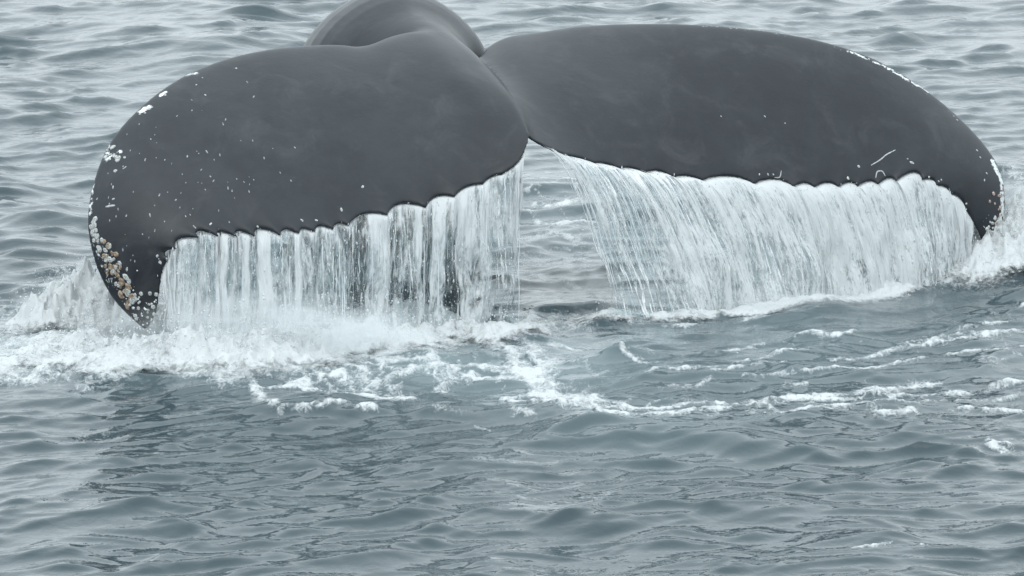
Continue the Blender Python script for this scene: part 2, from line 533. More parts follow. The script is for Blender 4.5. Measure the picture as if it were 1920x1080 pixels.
# ---------------------------------------------------------------- the sea: one sheet, fine where the picture looks
def axis_out(v, ratio, limit, sign):
    out, step = [], 0.02
    while abs(v) < limit:
        step *= ratio
        v += sign * step
        out.append(v)
    return out
def build_sea():
    xs = list(np.arange(-4.0, 4.0001, 0.0105))
    ys = [on_water(960, p).y for p in np.arange(1120, -60, -2.0)]
    xs = sorted(axis_out(xs[0], 1.3, 6000, -1)) + xs + axis_out(xs[-1], 1.3, 6000, 1)
    ys = sorted(axis_out(ys[0], 1.3, 3000, -1)) + ys + axis_out(ys[-1], 1.3, 9000, 1)
    xs, ys = np.array(xs), np.array(ys)
    X, Y = np.meshgrid(xs, ys, indexing='ij')
    Z, DX, DY = sea_shape(X, Y)
    PX, PY = to_px(X, Y, np.zeros_like(X))
    near = (Y < 20) & (Y > -12) & (np.abs(X) < 6)
    foam = np.zeros_like(X)
    wx = PX + 26 * (fbm(X * 5, Y * 2.2, 4, 5) - .5) * 2
    wy = PY + 9 * (fbm(X * 5, Y * 2.2, 4, 9) - .5) * 2
    for pts, w, s in FOAM:
        if min(p[0] for p in pts) > 1080 and pts[0][1] > 600:
            w, s = w * .68, s * 1.05
        x0, x1 = min(p[0] for p in pts) - 4 * w - 40, max(p[0] for p in pts) + 4 * w + 40
        y0, y1 = min(p[1] for p in pts) - 3 * w - 14, max(p[1] for p in pts) + 3 * w + 14
        k = near & (wx > x0) & (wx < x1) & (wy > y0) & (wy < y1)
        if not k.any():
            continue
        qx, qy = wx[k], wy[k]
        d = np.full(qx.shape, 1e9)
        for (ax, ay), (bx, by) in zip(pts[:-1], pts[1:]):
            vx, vy = bx - ax, by - ay
            t = np.clip(((qx - ax) * vx + (qy - ay) * vy * 4) / (vx * vx + vy * vy * 4 + 1e-9), 0, 1)
            dx, dy = qx - ax - t * vx, qy - ay - t * vy
            d = np.minimum(d, np.sqrt((dx * 0.45) ** 2 + dy ** 2))
        val = s * 1.12 * np.exp(-(d / (w * 1.25)) ** 2)
        foam[k] = np.maximum(foam[k], val)
    lace = fbm(X * 13, Y * 5.5, 5, 61, .62)
    web = 1 - sstep(0, .22, np.abs(fbm(X * 7, Y * 3.2, 3, 67) - .5) * 2)
    def rg(fx, fy, sd):
        a = X + .10 * (fbm(X * 5, Y * 5, 3, sd + 1) - .5)
        b = Y + .16 * (fbm(X * 5, Y * 5, 3, sd + 2) - .5)
        return (1 - np.abs(2 * vnoise(a * fx, b * fy, sd) - 1)) ** 7
    broad = np.zeros_like(X)
    for cx, cy, rx, ry, st in [(120, 640, 260, 60, 1.0), (430, 660, 330, 55, 1.0), (720, 690, 300, 65, 1.0), (960, 700, 170, 60, .9), (1040, 430, 110, 110, .8),
                               (1250, 760, 260, 40, .75), (1560, 745, 330, 45, .65), (1800, 640, 260, 45, .65), (1350, 660, 350, 45, .5), (1860, 820, 110, 40, .7)]:
        np.maximum(broad, st * np.exp(-(((wx - cx) / rx) ** 2 + ((wy - cy) / ry) ** 2) ** 1.3), out=broad)
    cells = np.maximum(rg(4.0, 3.0, 101), .85 * rg(9.0, 6.0, 131))
    foam = np.maximum(foam * (.72 + .4 * web) - .9 * np.clip(.55 - lace, 0, 1), broad * (.95 * cells + .5 * (lace - .5)))
    # turbulent pale water round the whale
    def blob(cx, cy, rx, ry):
        return np.exp(-(((wx - cx) / rx) ** 2 + ((wy - cy) / ry) ** 2))
    aer = np.clip(0.55 * blob(420, 640, 420, 60) + 0.35 * blob(900, 690, 330, 70) + 0.3 * blob(1040, 470, 120, 120)
                  + 0.22 * blob(1500, 640, 500, 90) + 0.3 * blob(80, 640, 200, 60) + 0.15 * blob(1250, 800, 350, 70), 0, 0.8)
    aer = np.where(near, aer * (0.35 + 1.3 * fbm(X * 3, Y * 1.5, 4, 31)), 0)
    Z = Z + np.where(near, sstep(.3, .9, foam) * (0.003 + 0.016 * billow(X * 22, Y * 11, 3, 77)), 0)
    V = np.stack([X + DX, Y + DY, Z], -1).reshape(-1, 3)
    me = mesh_np('sea', V, grid_faces(len(xs), len(ys)), M_SEA)
    attr(me, 'foam', np.clip(foam, -.3, 1.2))
    attr(me, 'aerated', np.clip(aer, 0, 1))
    link('sea', me, kind='structure')

_wr = np.random.default_rng(5)
WAVE_A, WAVE_S = 0.031, 0.031
WAVES = []
for i in range(170):
    lam = 0.11 * (2.4 / 0.11) ** (_wr.random() ** 1.2)
    th = math.radians(-90 + 22 + _wr.normal() * 26)
    k = 2 * math.pi / lam
    a = WAVE_A / k * (0.22 + math.exp(-(math.log(lam / .30) / .6) ** 2)) * (0.5 + _wr.random())
    WAVES.append((k * math.cos(th), k * math.sin(th), a, _wr.random() * 6.283, lam))
# short-crested wavelets: steep face towards the camera, long gentle back
WAVELETS = []
for i in range(5200):
    big = _wr.random() ** 3.0
    yy = _wr.uniform(-6.5, 15) if i < 4300 else _wr.uniform(-6.5, -1.2)
    if yy < -1.2:
        big *= .6
    WAVELETS.append((_wr.uniform(-4.2, 4.2), yy, math.radians(16 + _wr.normal() * 18), .045 + .21 * big + .05 * _wr.random(),
                     (.020 + .050 * big) * _wr.uniform(.8, 1.3), (.30 + .18 * _wr.random()), _wr.normal() * .5))
def wavelets(X, Y, Z):
    xs, ys = X[:, 0], Y[0]
    for cx, cy, an, lw, a, sl, cv in WAVELETS:
        r = max(2.4 * lw, 7 * a)
        i0, i1 = np.searchsorted(xs, (cx - r, cx + r))
        j0, j1 = np.searchsorted(ys, (cy - r, cy + r))
        if i1 - i0 < 2 or j1 - j0 < 2:
            continue
        ex, ey = X[i0:i1, j0:j1] - cx, Y[i0:i1, j0:j1] - cy
        w = ex * math.cos(an) + ey * math.sin(an)
        q = ex * math.sin(an) - ey * math.cos(an) + cv * w * w          # positive towards the camera
        f = np.where(q > 0, np.exp(-(q / a) ** 1.25), np.exp(-(-q / (2.6 * a)) ** 1.15))
        Z[i0:i1, j0:j1] += sl * a * 1.05 * np.exp(-(w / lw) ** 2) * f
def sea_shape(X, Y):
    Z, DX, DY = np.zeros_like(X), np.zeros_like(X), np.zeros_like(X)
    fine = sstep(14, 5.5, np.abs(X)) * sstep(60, 20, Y) * sstep(-25, -9, Y)
    # wave groups: the chop comes in patches
    g = 0.25 + 1.5 * sstep(.25, .75, fbm(X * .9 + 3, Y * .4, 3, 3))
    k = fine > 0.001
    x, y, f = X[k], Y[k], (fine * g)[k]
    xw = x + .10 * (fbm(x * 2, y * 1.1, 2, 41) - .5)
    yw = y + .25 * (fbm(x * 1.4, y * .9, 2, 43) - .5)
    z, dx, dy = np.zeros_like(x), np.zeros_like(x), np.zeros_like(x)
    for kx, ky, a, ph, lam in WAVES:
        p = kx * xw + ky * yw + ph
        p = p - .40 * np.cos(p) - .28 * np.sin(p)
        s, c = np.sin(p), np.cos(p)
        kk = math.hypot(kx, ky)
        z += a * s
        q = 0.6 * a / kk
        dx += q * kx * c
        dy += q * ky * c
    A = WAVE_S                                  # sharp crests on flat water
    e = np.exp(np.clip(z / A, -3, 3))
    z, dx, dy = A * (e - 1) * f, dx * f, dy * f
    for bx, by, bl, bd, bh, tl in BUMPS:
        c = on_water(bx, by)
        hl = bl * IMG_W / 1920
        e = x - c.x
        r = (e / hl) ** 2 + ((y - c.y + tl * -4 * e) / bd) ** 2
        m = r < 9
        z[m] += bh * np.exp(-r[m]) * (0.7 + .6 * fbm(x[m] * 4, y[m] * 2, 2, 8))
    Z[k], DX[k], DY[k] = z, dx, dy
    if X.ndim == 2:
        wavelets(X, Y, Z)
    return Z, DX, DY
build_sea()
def sea_z(x, y):
    x, y = np.atleast_1d(np.asarray(x, float)), np.atleast_1d(np.asarray(y, float))
    return sea_shape(x, y)[0]

# ---------------------------------------------------------------- the whale's tail
def spline(pts, n, key=None):
    """Catmull-Rom through pts (tuples), n samples evenly by chord length"""
    P = np.array(pts, float)
    d = np.r_[0, np.cumsum(np.maximum(np.linalg.norm(np.diff(P[:, :2], axis=0), axis=1), 1e-6) ** 0.5)]
    t = np.linspace(0, d[-1], n)
    out = np.zeros((n, P.shape[1]))
    m = np.zeros_like(P)
    m[1:-1] = (P[2:] - P[:-2]) / (d[2:] - d[:-2])[:, None]
    m[0], m[-1] = (P[1] - P[0]) / (d[1] - d[0]), (P[-1] - P[-2]) / (d[-1] - d[-2])
    i = np.clip(np.searchsorted(d, t, 'right') - 1, 0, len(d) - 2)
    h = (d[i + 1] - d[i])
    u = ((t - d[i]) / h)[:, None]
    h = h[:, None]
    out = ((2*u**3-3*u**2+1) * P[i] + (u**3-2*u**2+u) * h * m[i] + (-2*u**3+3*u**2) * P[i+1] + (u**3-u**2) * h * m[i+1])
    return out
# trailing edges from tip to notch (px, py, depth)
TRAIL_L = [(276, 616, -.80), (293, 585, -.82), (299, 545, -.84), (308, 500, -.86), (340, 462, -.88), (390, 446, -.86), (470, 447, -.80), (550, 441, -.74),
           (625, 432, -.66), (700, 410, -.56), (800, 390, -.44), (870, 362, -.34), (930, 333, -.25), (972, 304, -.18), (990, 268, -.10), (991, 256, -.06)]
LEAD_L = [(272, 616, -.79), (236, 585, -.74), (205, 547, -.70), (178, 485, -.66), (166, 415, -.60), (176, 345, -.50), (205, 272, -.36), (262, 205, -.18),
          (340, 148, .04), (430, 112, .24), (520, 94, .38), (600, 88, .48), (675, 86, .56), (730, 66, .70), (790, 58, .82), (845, 80, .92), (890, 112, 1.0)]
TRAIL_R = [(1849, 470, 1.02), (1836, 440, 1.00), (1818, 405, .96), (1796, 376, .92), (1762, 352, .86), (1715, 336, .80), (1660, 345, .74), (1600, 351, .68),
           (1500, 352, .58), (1400, 345, .47), (1300, 338, .36), (1200, 324, .25), (1120, 308, .16), (1055, 290, .08), (1010, 270, .0), (992, 258, -.05)]
LEAD_R = [(1852, 470, 1.05), (1873, 434, 1.08), (1882, 385, 1.13), (1876, 330, 1.18), (1852, 284, 1.23), (1800, 226, 1.28), (1730, 168, 1.32), (1640, 114, 1.33),
          (1540, 80, 1.31), (1430, 60, 1.28), (1300, 49, 1.24), (1180, 48, 1.20), (1080, 54, 1.16), (1000, 66, 1.11), (948, 73, 1.10), (914, 84, 1.08), (894, 104, 1.0)]
NS = 220
def lobe(trail, lead, scallops, seed):
    T2, L2 = spline(trail, NS), spline(lead, NS)
    T = np.array([at(*p) for p in T2])
    L = np.array([at(*p) for p in L2])
    s = np.linspace(0, 1, NS)
    return T, L, s
def arclen(P):
    return np.r_[0, np.cumsum(np.linalg.norm(np.diff(P, axis=0), axis=1))]
def scallop(T, L, cusps):
    """uneven scalloped trailing edge: a rounded bite of its own depth (pixels) between successive points"""
    PX, _ = to_px(T[:, 0], T[:, 1], T[:, 2])
    chord = L - T
    cd = chord / np.linalg.norm(chord, axis=1)[:, None]
    d = np.zeros(len(T))
    al = arclen(T)
    k0 = np.argmin(np.abs(PX - cusps[0][0]))
    for (a, dep), (b, _) in zip(cusps[:-1], cusps[1:]):
        ia, ib = np.argmin(np.abs(PX - a)), np.argmin(np.abs(PX - b))
        lo, hi = min(ia, ib), max(ia, ib)
        t = (al[lo:hi] - al[lo]) / (al[hi] - al[lo])
        d[lo:hi] = np.sin(np.pi * t) ** .75 * dep * 1.9 * IMG_W / 1920
    return cd * d[:, None]
CUSP_L = [(318, 9), (333, 11), (377, 15), (413, 12), (448, 13), (481, 14), (528, 9), (563, 8), (591, 9), (626, 7), (655, 9), (727, 13), (798, 10), (853, 6), (905, 4), (940, 0)]
CUSP_R = [(1060, 3), (1110, 4), (1160, 5), (1209, 7), (1262, 5), (1317, 9), (1414, 9), (1488, 6), (1527, 7), (1573, 7), (1609, 7), (1645, 9), (1680, 13), (1729, 7), (1755, 5), (1780, 4), (1808, 0)]
NS = 420
TL, LL, _ = lobe(TRAIL_L, LEAD_L, None, 1)
TR, LR, _ = lobe(TRAIL_R, LEAD_R, None, 2)
SL, SR = scallop(TL, LL, CUSP_L), scallop(TR, LR, CUSP_R)
# one span from left tip over the notch to right tip
T_ALL = np.concatenate([TL, TR[::-1][1:]])
L_ALL = np.concatenate([LL, LR[::-1][1:]])
S_ALL = np.concatenate([SL, SR[::-1][1:]])
TL, TR = TL + SL, TR + SR
NC = 44
def fluke_points():
    n = len(T_ALL)
    sm = T_ALL.copy()
    mid = (T_ALL + L_ALL) / 2
    tang = np.gradient(mid, axis=0)
    ker = np.ones(41) / 41
    tang = np.stack([np.convolve(np.pad(tang[:, a], 20, 'edge'), ker, 'valid') for a in range(3)], 1)
    chord = L_ALL - T_ALL
    clen = np.linalg.norm(chord, axis=1)
    nrm = np.cross(tang, chord)
    nrm /= np.linalg.norm(nrm, axis=1)[:, None] + 1e-9
    nrm = np.stack([np.convolve(np.pad(nrm[:, a], 20, 'edge'), ker, 'valid') for a in range(3)], 1)
    nrm /= np.linalg.norm(nrm, axis=1)[:, None] + 1e-9
    if nrm[:, 2].mean() < 0:
        nrm = -nrm
    al = arclen(mid)
    al0 = al[len(TL) - 1]
    mid_w = np.exp(-((al - al0 - .05) / .10) ** 2)             # groove towards the notch
    c = 0.5 - 0.5 * np.cos(np.linspace(0, np.pi, NC))
    th = 0.5 * (1.48 * np.sqrt(c) - 0.63 * c - 1.76 * c ** 2 + 1.42 * c ** 3 - 0.51 * c ** 4)   # thick at the leading edge when reversed
    th = th[::-1]
    tmax = np.clip(0.105 * clen, 0.026, 0.14)
    rows = []
    edge = 0.0085
    camb = np.sin(np.pi * c) * 0.042
    for i in range(n):
        base = T_ALL[i][None] + chord[i][None] * c[:, None] + S_ALL[i][None] * ((1 - c) ** np.clip(clen[i] * 16, 5, 22))[:, None]
        up = (camb * clen[i])[:, None] * nrm[i]
        hang = 0.0
        t = (th * 2 * tmax[i] * 0.62 + edge)[:, None] * nrm[i]
        t[-1] *= 0.0
        dip = (-mid_w[i] * 0.038 * sstep(.2, .7, c))[:, None] * nrm[i]
        upper = base + up + t + dip
        lower = base + up - t * 0.8 + dip
        rows.append(np.concatenate([upper, lower[::-1][1:]]))
    return np.array(rows)
def closed_loft(bm, rows):
    n, m, _ = rows.shape
    vs = [[bm.verts.new(p) for p in r] for r in rows]
    for i in range(n - 1):
        for j in range(m):
            k = (j + 1) % m
            bm.faces.new((vs[i][j], vs[i + 1][j], vs[i + 1][k], vs[i][k]))
    bm.faces.new(vs[0][::-1])
    bm.faces.new(vs[-1])
# tail stock centre line: px, py, depth, half width, half height (m)
STOCK = [(925, 175, .40, .03, .03), (895, 148, .52, .07, .08), (862, 130, .66, .13, .12), (808, 112, .88, .21, .175), (768, 106, 1.12, .33, .235),
         (744, 108, 1.34, .46, .35), (734, 128, 1.64, .50, .42), (728, 200, 1.94, .53, .46), (728, 300, 2.25, .53, .48), (728, 430, 2.5, .53, .5), (728, 560, 2.75, .53, .5)]
def stock_rows():
    C2 = spline(STOCK, 60)
    C = np.array([at(*p[:3]) for p in C2])
    tg = np.gradient(C, axis=0)
    tg /= np.linalg.norm(tg, axis=1)[:, None]
    side = np.array([1.0, 0.12, 0.0])
    rows = []
    a = np.linspace(0, 2 * np.pi, 49)[:-1]
    for i in range(len(C)):
        sd = side - tg[i] * side.dot(tg[i])
        sd /= np.linalg.norm(sd)
        up = np.cross(sd, tg[i])
        if up[2] < 0 and i < 25:
            up = -up
        rw, rh = C2[i, 3], C2[i, 4]
        ca, sa = np.cos(a), np.sin(a)
        # keeled section: flanks pinched to a ridge
        ww = np.sign(ca) * np.abs(ca) ** 1.2 * rw
        hh = np.sign(sa) * np.abs(sa) ** 1.3 * rh
        rows.append(C[i][None] + ww[:, None] * sd + hh[:, None] * up)
    return np.array(rows)
def relax(V, E, w, it):
    nv = len(V)
    deg = np.bincount(E.ravel(), minlength=nv).astype(float)[:, None]
    for _ in range(it):
        acc = np.zeros_like(V)
        for a in range(3):
            acc[:, a] = np.bincount(E[:, 0], V[E[:, 1], a], nv) + np.bincount(E[:, 1], V[E[:, 0], a], nv)
        V = V + w[:, None] * (acc / np.maximum(deg, 1) - V)
    return V
def seg_dist(PX, PY, pts):
    d = np.full(PX.shape, 1e9)
    for (ax, ay), (bx, by) in zip(pts[:-1], pts[1:]):
        vx, vy = bx - ax, by - ay
        t = np.clip(((PX - ax) * vx + (PY - ay) * vy) / (vx * vx + vy * vy + 1e-9), 0, 1)
        d = np.minimum(d, np.hypot(PX - ax - t * vx, PY - ay - t * vy))
    return d
def build_whale():
    bm = bmesh.new()
    closed_loft(bm, fluke_points())
    closed_loft(bm, stock_rows())
    bmesh.ops.recalc_face_normals(bm, faces=bm.faces[:])
    me = bpy.data.meshes.new('tail_rough')
    bm.to_mesh(me)
    bm.free()
    tmp = bpy.data.objects.new('tail_rough', me)
    COL.objects.link(tmp)
    md = tmp.modifiers.new('r', 'REMESH')
    md.mode = 'VOXEL'
    md.voxel_size = 0.0085
    dg = bpy.context.evaluated_depsgraph_get()
    ev = tmp.evaluated_get(dg).to_mesh()
    V = np.zeros(len(ev.vertices) * 3)
    ev.vertices.foreach_get('co', V)
    V = V.reshape(-1, 3)
    E = np.zeros(len(ev.edges) * 2, int)
    ev.edges.foreach_get('vertices', E)
    E = E.reshape(-1, 2)
    F = np.zeros(len(ev.loops), int)
    ev.loops.foreach_get('vertex_index', F)
    F = F.reshape(-1, 4)
    bpy.data.objects.remove(tmp)
    PX, PY = to_px(V[:, 0], V[:, 1], V[:, 2])
    w = np.exp(-(np.maximum(seg_dist(PX, PY, [(690, 84), (735, 60), (790, 52), (840, 76), (872, 108)]) - 12, 0) / 20) ** 2) * .6
    V = relax(V, E, w, 130)
    V = relax(V, E, np.full(len(V), .3), 2)
    me = mesh_np('body', V, F, M_SKIN)
    PX, PY = to_px(V[:, 0], V[:, 1], V[:, 2])
    sc = np.zeros(len(V))
    def mark(pts, w, s):
        np.maximum(sc, s * np.exp(-(seg_dist(PX, PY, pts) / w) ** 2), out=sc)
    mark([(1440, 60), (1540, 80), (1640, 116), (1735, 172), (1790, 218)], 5, .45)
    mark([(1590, 95), (1660, 125), (1740, 172)], 4, .7)
    mark([(1300, 47), (1440, 58)], 5, .5)
    mark([(1860, 300), (1878, 340), (1880, 400), (1862, 440)], 6, .8)
    mark([(205, 275), (195, 300), (225, 285)], 10, .62)
    mark([(262, 210), (280, 200)], 7, .8)
    mark([(300, 180), (312, 172)], 5, .8)
    mark([(170, 420), (185, 480), (215, 540)], 16, .55)
    mark([(350, 140), (372, 138)], 5, .7)
    mark([(175, 345), (168, 400)], 7, .62)
    mark([(240, 520), (275, 560), (290, 510)], 40, .28)
    mark([(230, 300), (240, 420), (290, 500)], 60, .16)
    mark([(400, 440), (550, 432), (640, 420)], 12, .22)
    attr(me, 'scar', sc)
    return me, V
root = bpy.data.objects.new('whale', None)
COL.objects.link(root)
root['label'] = 'dark grey whale tail with spread flukes pouring water, barnacles on its tips'
root['category'] = 'whale'
_me, WV = build_whale()
body = link('body', _me, root)
BVH = BVHTree.FromPolygons([Vector(v) for v in WV], [tuple(p.vertices) for p in _me.polygons])
def hit(px, py):
    d = ray(px, py).normalized()
    p, nn, _, dist = BVH.ray_cast(CAM_LOC, d)
    return p, nn

# ---------------------------------------------------------------- barnacles and scars on the skin
def barnacle_mesh(name, seed, mat, crater=True):
    r = random.Random(seed)
    bm = bmesh.new()
    prof = [(1.0, -.15), (.92, .22), (.70, .52), (.42, .66), (.28, .45), (0, .38)] if crater else [(1.0, -.15), (.92, .2), (.6, .42), (.25, .5), (0, .5)]
    n = 9
    rings = []
    for R, h in prof[:-1]:
        rings.append([bm.verts.new((R * math.cos(a) * (1 + .18 * r.uniform(-1, 1)), R * math.sin(a) * (1 + .18 * r.uniform(-1, 1)), h))
                      for a in (2 * math.pi * i / n for i in range(n))])
    top = bm.verts.new((0, 0, prof[-1][1]))
    for a, b in zip(rings[:-1], rings[1:]):
        for i in range(n):
            bm.faces.new((a[i], a[(i + 1) % n], b[(i + 1) % n], b[i]))
    for i in range(n):
        bm.faces.new((rings[-1][i], rings[-1][(i + 1) % n], top))
    me = bpy.data.meshes.new(name)
    bm.to_mesh(me)
    bm.free()
    me.polygons.foreach_set('use_smooth', [True] * len(me.polygons))
    me.materials.append(mat)
    return me
BW = [barnacle_mesh('barnacle', s, M_BARN_W) for s in range(4)]
BF = [barnacle_mesh('barnacle', s + 20, M_BARN_W, False) for s in range(3)]
BT = [barnacle_mesh('barnacle', s + 40, M_BARN_T) for s in range(4)]
BP = [barnacle_mesh('barnacle', s + 60, M_BARN_P) for s in range(3)]
BG = [barnacle_mesh('barnacle', s + 80, M_FLECK, False) for s in range(3)]
PLACED = []
def put(px, py, size_px, meshes, sx=1.0, rot=None, flat=.8):
    p, nn = hit(px, py)
    if p is None:
        return
    if nn.dot(ray(px, py)) > 0:
        nn = -nn
    r = size_px * .45 * IMG_W / 1920
    o = link('barnacle', random.choice(meshes), root)
    # x axis of the piece lies along the picture's vertical on the skin
    dn = (-UPV - nn * (-UPV).dot(nn)).normalized()
    sd = nn.cross(dn)
    a = random.uniform(0, 6.28) if rot is None else rot
    xa = dn * math.cos(a) + sd * math.sin(a)
    ya = nn.cross(xa)
    o.matrix_world = Matrix(((xa.x * r * sx, ya.x * r, nn.x * r * flat, p.x), (xa.y * r * sx, ya.y * r, nn.y * r * flat, p.y),
                             (xa.z * r * sx, ya.z * r, nn.z * r * flat, p.z), (0, 0, 0, 1)))
    PLACED.append((px, py))
rr = random.Random(3)
# tan cluster down the near tip
for i in range(74):
    t = rr.random()
    cx = 190 + (252 - 190) * t + rr.gauss(0, 8)
    cy = 455 + (575 - 455) * t + rr.gauss(0, 6)
    put(cx, cy, rr.uniform(5, 13), BT if rr.random() < .7 else BW, rr.uniform(1, 1.5))
# white cluster above it and round the tip
for i in range(20):
    t = rr.random()
    put(172 + 14 * t + rr.gauss(0, 4), 400 + 70 * t + rr.gauss(0, 4), rr.uniform(7, 15), BW)
for i in range(26):
    put(rr.gauss(270, 16), rr.gauss(565, 18), rr.uniform(5, 10), BW + BF)
for i in range(16):
    put(rr.gauss(208, 10), rr.gauss(290, 12), rr.uniform(5, 12), BW + BF)
for cx, cy, s in [(278, 205, 9), (272, 212, 8), (285, 201, 7), (310, 178, 8), (362, 139, 9), (370, 137, 7), (443, 128, 8), (368, 159, 6), (385, 178, 6),
                  (680, 350, 9), (640, 393, 9), (483, 425, 8), (534, 434, 11), (766, 381, 6), (772, 386, 6), (793, 390, 6), (593, 413, 8), (565, 412, 7),
                  (300, 492, 10), (295, 480, 9), (313, 485, 7), (238, 505, 8), (395, 420, 7), (360, 450, 6),
                  (1590, 334, 10), (1610, 312, 9), (1710, 305, 9), (1702, 298, 6), (1742, 332, 9), (1760, 340, 7), (1765, 337, 6), (1812, 382, 8),
                  (1832, 282, 8), (1838, 295, 6), (1850, 325, 7), (1846, 338, 6), (1577, 346, 6), (1296, 333, 5), (1352, 218, 4), (1434, 218, 5), (1472, 231, 5),
                  (1440, 327, 7), (1450, 327, 6), (1424, 327, 5), (1795, 225, 5)]:
    put(cx, cy, s * .62, BF, rr.uniform(1.0, 1.9), rr.gauss(.5, .6))
# far tip
for i in range(26):
    t = rr.random()
    put(1868 - 22 * t + rr.gauss(0, 6), 405 + 45 * t + rr.gauss(0, 6), rr.uniform(5, 10), BW + BF)
for i in range(14):
    put(rr.gauss(1873, 6), rr.gauss(395, 22), rr.uniform(5, 10), BP)
# scattered flecks on the near fluke
n = 0
while n < 120:
    cx, cy = rr.gauss(330, 120), rr.gauss(350, 130)
    if not (170 < cx < 620 and 120 < cy < 560):
        continue
    put(cx, cy, rr.uniform(1.6, 3.6), BG, rr.uniform(1.2, 3.2), rr.gauss(0, .25), .5)
    n += 1
def scar_strip(pts, w):
    """a raised pale welt following the skin"""
    P = spline([(x, y, 0) for x, y in pts], 14)
    V, F = [], []
    for i, (x, y, _) in enumerate(P):
        p, nn = hit(x, y)
        if p is None:
            return
        if nn.dot(ray(x, y)) > 0:
            nn = -nn
        q = P[min(i + 1, 13)] - P[max(i - 1, 0)]
        tx = (RGT * q[0] - UPV * q[1]).normalized()
        sd = nn.cross(tx).normalized()
        r = w * .5 * IMG_W / 1920 * math.sin(math.pi * (i + .6) / 14.2) ** .4
        for a, h in ((-1, -.25), (-.5, .35), (.5, .35), (1, -.25)):
            V.append(p + sd * (a * r) + nn * (h * r))
    for i in range(13):
        for j in range(3):
            F.append((i * 4 + j, i * 4 + j + 1, i * 4 + j + 5, i * 4 + j + 4))
    link('scar', mesh_np('scar', np.array(V), np.array(F), M_SCAR), root)
scar_strip([(1633, 310), (1650, 300), (1662, 290), (1679, 281)], 3.4)
scar_strip([(1642, 334), (1645, 322), (1654, 321), (1660, 330)], 3.4)
scar_strip([(1672, 334), (1678, 340), (1682, 346)], 5)
scar_strip([(1452, 333), (1462, 332), (1465, 320)], 3)
scar_strip([(198, 388), (207, 386), (216, 385)], 6)
scar_strip([(210, 374), (215, 372)], 5)

# ---------------------------------------------------------------- water pouring off the flukes
G = 9.81
def tube_strands(name, parent, strands):
    """irregular ropes of water: each a list of (point, radius), joined as one part"""
    V, F = [], []
    K = 6
    for st in strands:
        b = len(V)
        for p, r in st:
            for k in range(K):
                a = 2 * math.pi * k / K
                V.append((p[0] + r * math.cos(a), p[1] + r * .8 * math.sin(a), p[2]))
        for i in range(len(st) - 1):
            for k in range(K):
                F.append((b + i * K + k, b + i * K + (k + 1) % K, b + (i + 1) * K + (k + 1) % K, b + (i + 1) * K + k))
    if not F:
        return None
    return link(name, mesh_np(name, np.array(V), np.array(F), M_DROP), parent, kind='stuff')
def droplets(name, label, Q, parent=None, tall=1.0):
    """small uneven drops, joined: nobody could count them"""
    oct_v = np.array([(1, 0, 0), (-1, 0, 0), (0, 1, 0), (0, -1, 0), (0, 0, 1.35), (0, 0, -1.1)])
    oct_f = np.array([(0, 2, 4), (2, 1, 4), (1, 3, 4), (3, 0, 4), (2, 0, 5), (1, 2, 5), (3, 1, 5), (0, 3, 5)])
    n = len(Q)
    V = Q[:, None, :3] + (oct_v * [1, 1, tall])[None] * Q[:, None, 3:4] * RNG.uniform(.6, 1.4, (n, 6, 1))
    F = (oct_f[None] + 6 * np.arange(n)[:, None, None]).reshape(-1, 3)
    o = link(name, mesh_np(name, V.reshape(-1, 3), F, M_DROP), parent, kind='stuff')
    if label:
        o['label'] = label
    return o

